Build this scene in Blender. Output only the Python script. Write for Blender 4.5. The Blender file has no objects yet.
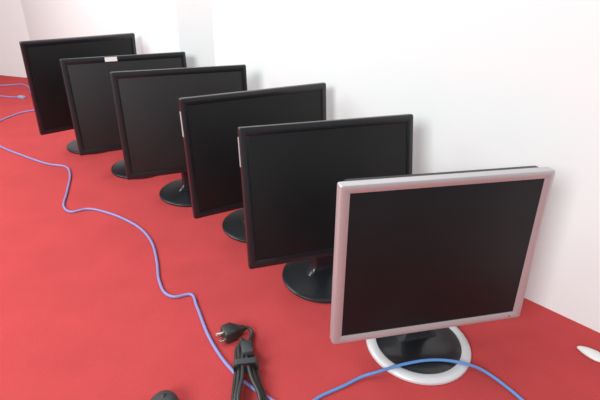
import bpy, bmesh, math, random
from mathutils import Vector, Matrix

# ------------------------------------------------------------------ camera, light, exposure
S = bpy.context.scene
COL = S.collection
cam_d = bpy.data.cameras.new('camera'); cam = bpy.data.objects.new('camera', cam_d); COL.objects.link(cam)
cam_d.sensor_fit = 'HORIZONTAL'; cam_d.sensor_width = 36.0; cam_d.lens = 460.35 / 600 * 36.0
cam_d.clip_start = 0.02
PITCH, ROLL, CAM_H = 0.48091, 0.03141, 0.68027
F = Vector((0, math.cos(PITCH), -math.sin(PITCH))); R0 = Vector((1, 0, 0)); U0 = Vector((0, math.sin(PITCH), math.cos(PITCH)))
RX = math.cos(ROLL) * R0 + math.sin(ROLL) * U0; UX = -math.sin(ROLL) * R0 + math.cos(ROLL) * U0
m = Matrix((RX, UX, -F)).transposed().to_4x4(); m.translation = Vector((0, 0, CAM_H)); cam.matrix_world = m
S.camera = cam

w = bpy.data.worlds.new('world'); S.world = w; w.use_nodes = True
w.node_tree.nodes['Background'].inputs[0].default_value = (0.92, 0.98, 1.0, 1)
w.node_tree.nodes['Background'].inputs[1].default_value = 0.32

def area(name, loc, target, sx, sy, power, color):
    d = bpy.data.lights.new(name, 'AREA'); d.shape = 'RECTANGLE'; d.size = sx; d.size_y = sy
    d.energy = power; d.color = color
    o = bpy.data.objects.new(name, d); COL.objects.link(o); o.location = loc
    o.rotation_euler = (Vector(target) - Vector(loc)).to_track_quat('-Z', 'Y').to_euler()
    return o
area('side_window_daylight', (-1.7, 1.2, 1.45), (-0.2, 1.1, 0.3), 1.2, 0.9, 18, (0.95, 1.0, 1.0))
area('rear_window_daylight', (-1.45, -1.6, 1.7), (-0.3, 1.1, 0.3), 1.2, 1.0, 72, (0.95, 1.0, 1.0))
area('ceiling_light', (-1.5, 0.6, 2.2), (-0.9, 0.8, 0), 1.2, 0.6, 20, (0.95, 1.0, 1.0))

S.view_settings.view_transform = 'Standard'; S.view_settings.look = 'None'
S.view_settings.exposure = 0.05; S.view_settings.gamma = 1.0
S.view_settings.use_curve_mapping = False

# ------------------------------------------------------------------ materials
def mat(name, col, rough=0.5, metal=0.0, spec=0.5, noise=0.0, nscale=40, bump=0.0, bscale=200, coat=0.0):
    M = bpy.data.materials.new(name); M.use_nodes = True
    nt = M.node_tree; b = nt.nodes['Principled BSDF']
    b.inputs['Base Color'].default_value = (*col, 1); b.inputs['Roughness'].default_value = rough
    b.inputs['Metallic'].default_value = metal; b.inputs['Specular IOR Level'].default_value = spec
    if coat: b.inputs['Coat Weight'].default_value = coat; b.inputs['Coat Roughness'].default_value = 0.1
    tc = nt.nodes.new('ShaderNodeTexCoord')
    if noise:
        n = nt.nodes.new('ShaderNodeTexNoise'); n.inputs['Scale'].default_value = nscale; n.inputs['Detail'].default_value = 5
        nt.links.new(tc.outputs['Object'], n.inputs['Vector'])
        r = nt.nodes.new('ShaderNodeMapRange'); r.inputs[1].default_value = 0.3; r.inputs[2].default_value = 0.7
        r.inputs[3].default_value = 1 - noise; r.inputs[4].default_value = 1 + noise
        nt.links.new(n.outputs['Fac'], r.inputs[0])
        mx = nt.nodes.new('ShaderNodeVectorMath'); mx.operation = 'SCALE'; mx.inputs[0].default_value = col
        nt.links.new(r.outputs[0], mx.inputs['Scale']); nt.links.new(mx.outputs[0], b.inputs['Base Color'])
    if bump:
        n2 = nt.nodes.new('ShaderNodeTexNoise'); n2.inputs['Scale'].default_value = bscale; n2.inputs['Detail'].default_value = 3
        nt.links.new(tc.outputs['Object'], n2.inputs['Vector'])
        bp = nt.nodes.new('ShaderNodeBump'); bp.inputs['Strength'].default_value = bump; bp.inputs['Distance'].default_value = 0.002
        nt.links.new(n2.outputs['Fac'], bp.inputs['Height']); nt.links.new(bp.outputs[0], b.inputs['Normal'])
    return M

CARPET = mat('red_carpet', (0.54, 0.066, 0.069), 0.95, 0, 0.1, noise=0.05, nscale=9, bump=0.5, bscale=420)
WALL = mat('white_paint', (0.83, 0.85, 0.85), 0.8, 0, 0.2, noise=0.01, nscale=3, bump=0.05, bscale=60)
GLOSS = mat('black_gloss_plastic', (0.012, 0.013, 0.016), 0.32, 0, 0.5, noise=0.1, nscale=60, coat=0.3)
BASE = mat('black_base_plastic', (0.014, 0.016, 0.019), 0.34, 0, 0.5, noise=0.1, nscale=60)
MATT = mat('black_matt_plastic', (0.014, 0.014, 0.016), 0.5, 0, 0.4, noise=0.15, nscale=90)
SCREEN = mat('black_screen_panel', (0.009, 0.0095, 0.0105), 0.45, 0, 0.28, noise=0.1, nscale=12)
SCREEN_DULL = mat('dull_grey_black_screen_panel', (0.022, 0.021, 0.022), 0.5, 0, 0.35, noise=0.1, nscale=12)
SILVER = mat('silver_plastic', (0.56, 0.55, 0.56), 0.36, 0.45, 0.5, noise=0.02, nscale=80)
SILVER_RING = mat('pale_silver_plastic', (0.72, 0.72, 0.74), 0.4, 0.1, 0.5, noise=0.02, nscale=80)
CHROME = mat('bright_metal', (0.8, 0.78, 0.72), 0.25, 1.0, 0.5, noise=0.02)
WHITE = mat('white_plastic', (0.85, 0.85, 0.83), 0.4, 0, 0.5, noise=0.02)
PAPER = mat('white_sticker_paper', (0.88, 0.88, 0.86), 0.7, 0, 0.3, noise=0.02)
SIDE = mat('pale_grey_strip', (0.42, 0.42, 0.41), 0.6, 0, 0.3, noise=0.02)
LILAC = mat('lilac_blue_cable_jacket', (0.27, 0.28, 0.58), 0.45, 0, 0.5, noise=0.04)
BLUE = mat('sky_blue_cable_jacket', (0.12, 0.30, 0.66), 0.45, 0, 0.5, noise=0.04)
PLUGBLUE = mat('pale_blue_plug', (0.30, 0.42, 0.66), 0.3, 0, 0.5, noise=0.04)
RUBBER = mat('black_rubber_cord', (0.030, 0.033, 0.031), 0.42, 0, 0.5, noise=0.15, nscale=60)
GREYPL = mat('dark_grey_plastic', (0.05, 0.055, 0.058), 0.4, 0, 0.5, noise=0.08, nscale=60)
LED = mat('power_light_lens', (0.10, 0.14, 0.12), 0.2, 0, 0.5, noise=0.05)

# ------------------------------------------------------------------ helpers
def obj(name, bm, material, parent=None, smooth=True, sharp=0.6):
    bmesh.ops.remove_doubles(bm, verts=bm.verts, dist=1e-6)
    bmesh.ops.recalc_face_normals(bm, faces=bm.faces)
    me = bpy.data.meshes.new(name)
    if smooth:
        for f in bm.faces: f.smooth = True
        for e in bm.edges:
            if len(e.link_faces) == 2 and e.calc_face_angle(0) > sharp: e.smooth = False
    bm.to_mesh(me); bm.free(); me.materials.append(material)
    o = bpy.data.objects.new(name, me); COL.objects.link(o)
    if parent: o.parent = parent
    return o

def tag(o, label=None, cat=None, group=None, kind=None):
    if label: o['label'] = label
    if cat: o['category'] = cat
    if group: o['group'] = group
    if kind: o['kind'] = kind
    return o

def empty(name, loc, rz=0):
    o = bpy.data.objects.new(name, None); COL.objects.link(o); o.location = loc; o.rotation_euler = (0, 0, rz)
    o.empty_display_size = 0.05
    return o

def rrect(hw, hh, r, n=5):
    r = min(r, hw * .999, hh * .999); pts = []
    for cx, cy, a0 in ((hw - r, hh - r, 0), (-hw + r, hh - r, 90), (-hw + r, -hh + r, 180), (hw - r, -hh + r, 270)):
        for i in range(n + 1):
            a = math.radians(a0 + 90 * i / n); pts.append((cx + r * math.cos(a), cy + r * math.sin(a)))
    return pts

def stack(loops, cap0=True, cap1=True, bm=None):
    """skin a list of equally long point loops"""
    bm = bm or bmesh.new(); vs = [[bm.verts.new(p) for p in L] for L in loops]; n = len(vs[0])
    for a, b in zip(vs, vs[1:]):
        for i in range(n): bm.faces.new((a[i], a[(i + 1) % n], b[(i + 1) % n], b[i]))
    if cap0: bm.faces.new(vs[0])
    if cap1: bm.faces.new(vs[-1])
    return bm

def lathe(profile, n=64, bm=None):
    bm = bm or bmesh.new(); rings = []
    for r, z in profile:
        rings.append([bm.verts.new((r * math.cos(2 * math.pi * i / n), r * math.sin(2 * math.pi * i / n), z)) for i in range(n)] if r > 1e-6 else [bm.verts.new((0, 0, z))])
    for a, b in zip(rings, rings[1:]):
        for i in range(n):
            j = (i + 1) % n
            if len(a) == 1: bm.faces.new((a[0], b[i], b[j]))
            elif len(b) == 1: bm.faces.new((a[i], a[j], b[0]))
            else: bm.faces.new((a[i], a[j], b[j], b[i]))
    return bm

def box(x0, x1, y0, y1, z0, z1, bev=0.0, bm=None, T=None, seg=2):
    t = bmesh.new(); bmesh.ops.create_cube(t, size=1)
    for v in t.verts: v.co = Vector(((x0 + x1) / 2 + v.co.x * (x1 - x0), (y0 + y1) / 2 + v.co.y * (y1 - y0), (z0 + z1) / 2 + v.co.z * (z1 - z0)))
    if bev: bmesh.ops.bevel(t, geom=t.edges[:], offset=bev, segments=seg, affect='EDGES', profile=0.5)
    if T: bmesh.ops.transform(t, matrix=T, verts=t.verts)
    if bm is None: return t
    me = bpy.data.meshes.new('tmp'); t.to_mesh(me); t.free(); bm.from_mesh(me); bpy.data.meshes.remove(me)
    return bm

def spline(P, step=0.006, closed=False):
    P = [Vector(p) for p in P]; out = []; n = len(P)
    for i in range(n - 1):
        p0 = P[max(i - 1, 0)]; p1 = P[i]; p2 = P[i + 1]; p3 = P[min(i + 2, n - 1)]
        d1 = max((p1 - p0).length, 1e-5) ** .5; d2 = max((p2 - p1).length, 1e-5) ** .5; d3 = max((p3 - p2).length, 1e-5) ** .5
        m1 = (p2 - p1) + d2 * ((p1 - p0) / d1 - (p2 - p0) / (d1 + d2)) if i > 0 else (p2 - p1)
        m2 = (p2 - p1) + d2 * ((p3 - p2) / d3 - (p3 - p1) / (d2 + d3)) if i < n - 2 else (p2 - p1)
        k = max(2, int((p2 - p1).length / step))
        for j in range(k):
            t = j / k; t2 = t * t; t3 = t2 * t
            out.append((2 * t3 - 3 * t2 + 1) * p1 + (t3 - 2 * t2 + t) * m1 + (-2 * t3 + 3 * t2) * p2 + (t3 - t2) * m2)
    out.append(P[-1]); return out

def tube(P, r, n=10, bm=None, smooth=True, step=0.006):
    pts = spline(P, step) if smooth else [Vector(p) for p in P]
    loops = []; up = None
    for i, p in enumerate(pts):
        t = (pts[min(i + 1, len(pts) - 1)] - pts[max(i - 1, 0)]).normalized()
        if up is None:
            up = Vector((0, 0, 1)) if abs(t.z) < .9 else Vector((1, 0, 0))
        up = (up - up.dot(t) * t).normalized(); s = t.cross(up)
        loops.append([p + r * (math.cos(2 * math.pi * k / n) * s + math.sin(2 * math.pi * k / n) * up) for k in range(n)])
    return stack(loops, bm=bm)

# ------------------------------------------------------------------ the room
tx, ty = -0.72354, 0.69028          # along the long wall, away from the camera
nx, ny = -0.69028, -0.72354         # out of the long wall, into the room
W0 = (0.5283, 0.8484)
def wp(s, d): return (W0[0] + tx * s + nx * d, W0[1] + ty * s + ny * d)
def prism(pts, z0, z1):
    return stack([[(x, y, z0) for x, y in pts], [(x, y, z1) for x, y in pts]])
HGT = 2.8
tag(obj('floor', box(-6.2, 4.0, -3.5, 5.0, -0.05, 0.0), CARPET, smooth=False), kind='structure')
tag(obj('wall_right', prism([wp(-2.6, 0), wp(1.162, 0), wp(1.162, -.15), wp(-2.6, -.15)], 0, HGT), WALL, smooth=False), kind='structure')
cor = (-1.5934, 2.7711)
# shallow pier with a splayed edge that stands proud of the long wall and runs to the corner
tag(obj('wall_pier', prism([wp(1.162, 0), wp(1.254, 0.080), cor, (cor[0] + .12, cor[1] + .12), wp(1.162, -.15)], 0, HGT), WALL, smooth=False), kind='structure')
bx = (cor[0] - 4.5, cor[1] + 4.5 * 0.252)
tag(obj('wall_back', prism([cor, bx, (bx[0] + .05, bx[1] + .15), (cor[0] + .12, cor[1] + .12)], 0, HGT), WALL, smooth=False), kind='structure')

# ------------------------------------------------------------------ monitors
def monitor(name, x, y, yaw, tilt, W, H, hb, d, rb, style, label, sticker=None, strip=False, dull=False):
    silver = style == 'silver'
    root = empty(name, (x, y, 0), yaw)
    tag(root, label, 'monitor', None if silver else 'black flat monitors in a row')
    ct, st = math.cos(tilt), math.sin(tilt)
    def P(px, dep, h): return (px, -d + dep * ct + h * st, hb + h * ct - dep * st)
    def ring(l, r_, b, t, dep, rad):    # rounded rectangle inset by l,r,b,t
        hw = (W - l - r_) / 2; hh = (H - b - t) / 2; cx = (l - r_) / 2; ch = b + hh
        return [P(cx + px, dep, ch + py) for px, py in rrect(hw, hh, rad)]
    if silver:
        bz = dict(l=.017, r=.017, b=.015, t=.015); bm_mat = SILVER; dep = .020; rad = .004
    else:
        bz = dict(l=.017, r=.017, b=.019, t=.017); bm_mat = GLOSS; dep = .016; rad = .004
    l, r_, b, t = bz['l'], bz['r'], bz['b'], bz['t']
    e = .0035 if silver else .004
    lip, ld = (.0065, .0030) if silver else (.001, .0006)
    bm = stack([ring(.002, .002, .002, .002, dep, rad), ring(0, 0, 0, 0, dep - .002, rad), ring(0, 0, 0, 0, e, rad), ring(e * .3, e * .3, e * .3, e * .3, e * .3, rad), ring(e, e, e, e, 0, rad),
                ring(l - lip, r_ - lip, b - lip, t - lip, 0.0, .002), ring(l, r_, b, t, ld, .001), ring(l, r_, b, t, .006, .001)], True, False)
    frame = obj('bezel', bm, bm_mat, root)
    if silver: tag(frame, 'silver bezel')
    # screen: a thin slab just behind the opening
    e2 = .0005
    bm = stack([ring(l + e2, r_ + e2, b + e2, t + e2, .010, .001), ring(l + e2, r_ + e2, b + e2, t + e2, ld + .0006, .001), ring(l + .001, r_ + .001, b + .001, t + .001, ld + .0003, .001)])
    obj('screen', bm, SCREEN_DULL if dull else SCREEN, root)
    # rear housing, tapering back to the stand
    i = .012 if silver else .004
    tt = .001 if silver else .003
    bm = stack([ring(i, i, i, tt, dep - .001, .008), ring(i, i, i, tt, dep + .010, .008), ring(i + .008, i + .008, i + .008, tt + .004, dep + .016, .012),
                ring(.07, .07, .05, .05, dep + .026, .02), ring(.085, .085, .06, .065, dep + .040, .02), ring(.095, .095, .07, .075, dep + .044, .02)])
    back = obj('rear_housing', bm, MATT, root)
    if silver: tag(back, 'black rear housing')
    bm = bmesh.new()
    for k in range(9):
        h0 = H * .60 + k * .006
        bm = stack([[P(px, dd, hh) for px, hh in ((-.07, h0), (.07, h0), (.07, h0 + .0025), (-.07, h0 + .0025))] for dd in (dep + .043, dep + .0455)], bm=bm)
    obj('vent', bm, GLOSS, back, smooth=False)
    # buttons under the lower edge of the bezel, and the small power light
    for k in range(4):
        cx = W / 2 - .045 - k * .016
        obj('button', stack([[P(cx + px, .008 + py, -hh) for px, py in rrect(.005, .002, .001, 3)] for hh in (-.001, .0012)]), GLOSS if not silver else SILVER, root)
    obj('power_light', stack([[P(W / 2 - .026 + px, dd, .008 + py) for px, py in rrect(.002, .0012, .001, 3)] for dd in (-.0005, .001)]), LED, root)
    # stand: dark neck and round base
    topz = hb + .105
    yk = -d + (topz - hb) * math.tan(tilt) + dep + .030
    def nk(hw, hd, yy, z): return [(px, yy + py, z) for px, py in rrect(hw, hd, .008)]
    y0 = .012 if not silver else .018
    obj('neck', stack([nk(.045, .024, y0, .012), nk(.034, .017, y0, .020), nk(.026, .013, y0, .034), nk(.024, .013, (y0 + yk) / 2, hb), nk(.026, .013, yk, topz)]), MATT if silver else GLOSS, root)
    if silver:
        obj_base = obj('base', lathe([(0, 0), (rb * .82, 0), (rb * .82, .008), (rb * .78, .0105), (rb * .6, .0135), (rb * .3, .0155), (0, .016)], 72), GLOSS, root)
        tag(obj_base, 'glossy black inner disc of the base')
        rg = obj('base_ring', lathe([(rb * .815, .0), (rb * .985, .0), (rb, .002), (rb * .998, .006), (rb * .97, .0095), (rb * .92, .0112), (rb * .845, .0110), (rb * .818, .0095), (rb * .815, 0)], 96), SILVER_RING, obj_base)
        tag(rg, 'pale silver outer ring')
    else:
        obj('base', lathe([(0, 0), (rb * .97, 0), (rb, .003), (rb, .006), (rb * .97, .0085), (rb * .90, .0095), (rb * .86, .0100), (rb * .6, .013), (rb * .3, .0155), (0, .016)], 72), BASE, root)
    if strip:  # thin pale grey strip on the upper part of the left side face
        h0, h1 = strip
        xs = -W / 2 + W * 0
        tag(obj('side_strip', stack([[P(xs + dx, dd, h) for dd, h in ((.0050, H * h0), (.0145, H * h0), (.0145, H * h1), (.0050, H * h1))] for dx in (.0002, -.0005)]), SIDE, root, smooth=False), 'pale strip on the left edge')
    if sticker:
        u0, u1 = sticker
        tag(obj('sticker', stack([[P(-W / 2 + W * u + 0, dd, h) for u, h in ((u0, H - .0155), (u1, H - .0155), (u1, H - .0025), (u0, H - .0025))] for dd in (.0006, -.0006)]), PAPER, root, smooth=False), 'blank white sticker')
    return root

MON = [
 (-.8271, 1.7198, .7535, -.0754, .3849, .3232, .0982, .0558, .1011),
 (-.5757, 1.5157, .5147, .1171, .3824, .3003, .0982, .0558, .1011),
 (-.3520, 1.3324, .4213, .1292, .3799, .3041, .0982, .0558, .1011),
 (-.1188, 1.1395, .5324, .1217, .3935, .2983, .0982, .0558, .1011),
 (.0639, .9059, .3366, .2308, .3886, .2983, .0982, .0558, .1011),
 (.2454, .6921, .2355, .0704, .3845, .3085, .0675, .0347, .1032)]
LAB = ['black flat monitor at the far end of the row, nearest the corner of the walls',
       'black flat monitor with a white sticker on its top edge, second from the far end',
       'black flat monitor between the one with the white sticker and the middle-sized pair nearer the camera, third from the far end',
       'black flat monitor fourth from the far end, two behind the silver one',
       'black flat monitor standing directly behind the silver-framed monitor',
       'silver-framed flat monitor on a round silver-rimmed base, nearest in the row']
LAB[2] = 'black flat monitor third from the far end, just nearer than the stickered one'
for k, q in enumerate(MON):
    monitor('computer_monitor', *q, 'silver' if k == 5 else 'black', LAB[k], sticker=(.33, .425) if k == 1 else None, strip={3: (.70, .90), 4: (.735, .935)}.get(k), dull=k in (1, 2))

# ------------------------------------------------------------------ cables on the carpet
main = [[-1.2851, 2.1487, 0.003], [-1.3323, 2.0946, 0.003], [-1.3426, 2.0465, 0.003], [-1.3533, 1.9709, 0.003], [-1.3275, 1.8766, 0.003], [-1.2518, 1.7583, 0.003], [-1.1774, 1.6741, 0.003], [-1.0337, 1.5826, 0.003], [-0.9111, 1.5165, 0.003], [-0.8364, 1.4953, 0.003], [-0.7959, 1.438, 0.003], [-0.7436, 1.3027, 0.003], [-0.7071, 1.2046, 0.003], [-0.673, 1.1759, 0.003], [-0.6318, 1.197, 0.003], [-0.5643, 1.1768, 0.003], [-0.4907, 1.1345, 0.003], [-0.4358, 1.0883, 0.003], [-0.389, 1.0248, 0.003], [-0.3512, 0.9401, 0.003], [-0.3258, 0.8687, 0.003], [-0.2973, 0.8206, 0.003], [-0.2741, 0.8095, 0.003], [-0.2395, 0.8199, 0.003], [-0.2171, 0.7787, 0.003], [-0.1742, 0.6905, 0.003], [-0.1342, 0.6297, 0.003], [-0.0947, 0.5867, 0.003], [-0.0653, 0.5639, 0.003], [-0.0448, 0.55, 0.003], [-0.0195, 0.5307, 0.003], [-0.004, 0.50, 0.003], [-0.006, 0.44, 0.003], [-0.03, 0.38, 0.003]]
main = [(-1.19, 2.22, .003), (-1.235, 2.19, .003)] + main
tag(obj('network_cable', tube([(p[0], p[1], .0034) for p in main], .0033), LILAC), 'long lilac-blue network cable winding across the open carpet and under the black power cord', 'cable')
arc = [[0.0200, 0.5300, 0.003], [0.0423, 0.5532, 0.003], [0.0915, 0.5817, 0.003], [0.124, 0.5998, 0.006], [0.1528, 0.6054, 0.0135], [0.205, 0.6227, 0.0172], [0.254, 0.6334, 0.018], [0.2957, 0.6336, 0.0172], [0.3251, 0.6289, 0.0145], [0.3516, 0.6238, 0.007], [0.3777, 0.6005, 0.003], [0.4024, 0.5624, 0.003], [0.4149, 0.5386, 0.003], [.43, .49, .003]]
arc = [(.028, .40, .003), (.010, .47, .003), (.010, .51, .003)] + arc
tag(obj('network_cable', tube([(p[0], p[1], p[2] + .0004) for p in arc], .0028), BLUE), 'sky-blue network cable arching over the round base of the silver monitor', 'cable')
A = [[-1.95, 2.50, .003], [-1.7711, 2.5621, 0.003], [-1.7149, 2.5811, 0.003], [-1.6599, 2.6038, 0.003], [-1.6195, 2.6256, 0.003], [-1.5557, 2.58, 0.003], [-1.4676, 2.446, 0.003], [-1.3829, 2.3159, 0.003], [-1.3003, 2.2155, 0.003]]
tag(obj('network_cable', tube(A, .0030), LILAC), 'lilac network cable closest to the far wall, curling behind the farthest monitor', 'cable')
B = empty('network_cable', (-1.4757, 2.3535, 0))
tag(B, 'lilac network cable ending in a small pale blue plug, left of the farthest monitor', 'cable')
def rel(P, o): return [(p[0] - o[0], p[1] - o[1], p[2]) for p in P]
obj('cord', tube(rel([(-1.9, 2.40, .003), (-1.6598, 2.3813, .003), (-1.5896, 2.3696, .003), (-1.52, 2.3581, .003), (-1.4757, 2.3535, .0045)], (-1.4757, 2.3535)), .0030), LILAC, B)
pl = obj('plug', box(-.006, .030, -.008, .008, .0005, .0125, .0015, T=Matrix.Rotation(-.26, 4, 'Z')), PLUGBLUE, B)
obj('latch', box(.004, .026, -.002, .002, .0125, .0145, .0005, T=Matrix.Rotation(-.26, 4, 'Z')), PLUGBLUE, pl)

# ------------------------------------------------------------------ black power cord: plug, hank of loops, tie
PC = empty('power_cord', (-.083, .613, 0))
tag(PC, 'bundled black power cord with its plug, lying on the carpet left of the silver monitor', 'cable')
ax0 = Vector((-.100, .662, 0)); ax1 = Vector((-.068, .490, 0)); a = (ax1 - ax0).normalized(); bperp = Vector((-a.y, a.x, 0))
Lh = (ax1 - ax0).length
def hp(s, lat, z): p = ax0 + a * (s * Lh) + bperp * lat; return (p.x + .083, p.y - .613, z)
path = [(-.108 + .083, .708 - .613, .0115), (-.099 + .083, .712 - .613, .011), (-.089 + .083, .703 - .613, .008), (-.090 + .083, .682 - .613, .007)]
lay = [(.0155, .0105, 0), (.0095, .0175, 0), (.0030, .0240, 0)]
random.seed(4)
for k, (lat, z, _) in enumerate(lay):
    sp = 1 + .15 * k
    path += [hp(.04, lat * .9, z), hp(.28, lat, z), hp(.5, lat * 1.1 + .004, z), hp(.78, lat + .012 * sp, max(.0110, z - .002)), hp(.97, lat * .5 + .008, max(.0042, z - .012)),
             hp(1.0, -.002, max(.0042, z - .012)), hp(.95, -lat * .6 - .010, max(.0042, z - .010)), hp(.75, -lat - .013 * sp + .002, max(.0110, z - .002)), hp(.5, -lat * 1.1 - .005, z + .001), hp(.28, -lat * .9 - .003, z + .002),
             hp(.03, -lat * .8 - .001, z + .002), hp(-.03, 0, z + .0035)]
path = path[:-1] + [hp(-.02, -.006, .026)]
obj('cord', tube(path, .0037, 10), RUBBER, PC)
obj('connector', box(-.0105, .0105, -.016, .016, .0215, .0355, .004, T=Matrix.Translation((hp(.14, .004, 0)[0], hp(.14, .004, 0)[1], 0)) @ Matrix.Rotation(math.atan2(a.y, a.x) - math.pi / 2 + .1, 4, 'Z')), GREYPL, PC)
cy = math.atan2(a.y, a.x) - math.pi / 2
tw = Matrix.Translation(hp(.33, 0, .0195)) @ Matrix.Rotation(cy, 4, 'Z')
loops = []
for dy, g in ((-.006, 0), (-.006, .0015), (.006, .0015), (.006, 0)):
    loops.append([tuple(tw @ Vector((px, dy, py))) for px, py in rrect(.0215 + g, .0112 + g, .008)])
obj('cable_tie', stack(loops + [loops[0]], False, False), GREYPL, PC)
# plug body with its cable grip and three pins
T = Matrix.Translation((-.131 + .083, .693 - .613, .0)) @ Matrix.Rotation(math.radians(33), 4, 'Z') @ Matrix.Diagonal((1.25, 1.0, 1.1, 1))
def TP(pts): return [tuple(T @ Vector(p)) for p in pts]
def sec(x, hw, hh, zc=.0135): return TP([(x, px, zc + py) for px, py in rrect(hw, hh, .005)])
pg = obj('plug', stack([sec(-.012, .014, .0115), sec(-.009, .016, .0130), sec(.004, .016, .0130), sec(.010, .012, .0105, .0125), sec(.017, .0075, .0075, .0120), sec(.026, .0050, .0050, .011)]), RUBBER, PC)
for py, pz, hl in ((-.008, .009, .010), (.008, .009, .010), (0, .020, .012)):
    obj('pin', box(-.012 - hl, -.010, py - .0032, py + .0032, pz - .002, pz + .002, .0006, T=T), CHROME, pg)

# ------------------------------------------------------------------ small things at the edges of the frame
ms = empty('computer_mouse', (-.2165, .508, 0), math.radians(4))
tag(ms, 'dark grey rounded mouse at the bottom edge, left of the black power cord', 'mouse')
def msec(k, z):
    return [(px, py, z) for px, py in [(.031 * k * math.cos(q) * (1 - .12 * math.sin(q)), .042 * k * math.sin(q)) for q in [2 * math.pi * i / 40 for i in range(40)]]]
bd = obj('body', stack([msec(.94, 0.0), msec(1.0, .004), msec(1.0, .010), msec(.96, .017), msec(.85, .023), msec(.65, .0275), msec(.35, .030), msec(.1, .0305)]), GREYPL, ms, sharp=1.2)
obj('wheel', lathe([(0, -.003), (.005, -.003), (.006, -.001), (.006, .001), (.005, .003), (0, .003)], 20), RUBBER, ms)
for o in COL.objects:
    if o.name.startswith('wheel') and o.parent == ms: o.rotation_euler = (0, math.pi / 2, 0); o.location = (0, .018, .0265)

pp = []
for k, z in ((.80, 0.0), (1.0, .0025), (.97, .005), (.80, .0078), (.45, .0098), (.12, .0103)):
    pp.append([(k * .027 * math.cos(q) * (1 - .0 * math.cos(q)), k * .0135 * math.sin(q) * (1 + .28 * math.cos(q)), z) for q in [2 * math.pi * i / 36 for i in range(36)]])
wp_ = obj('plastic_piece', stack(pp), WHITE, sharp=1.2); wp_.location = (.588, .677, 0); wp_.rotation_euler = (0, 0, math.radians(-44))
tag(wp_, 'small white oval piece of plastic on the carpet at the right edge', 'plastic piece')
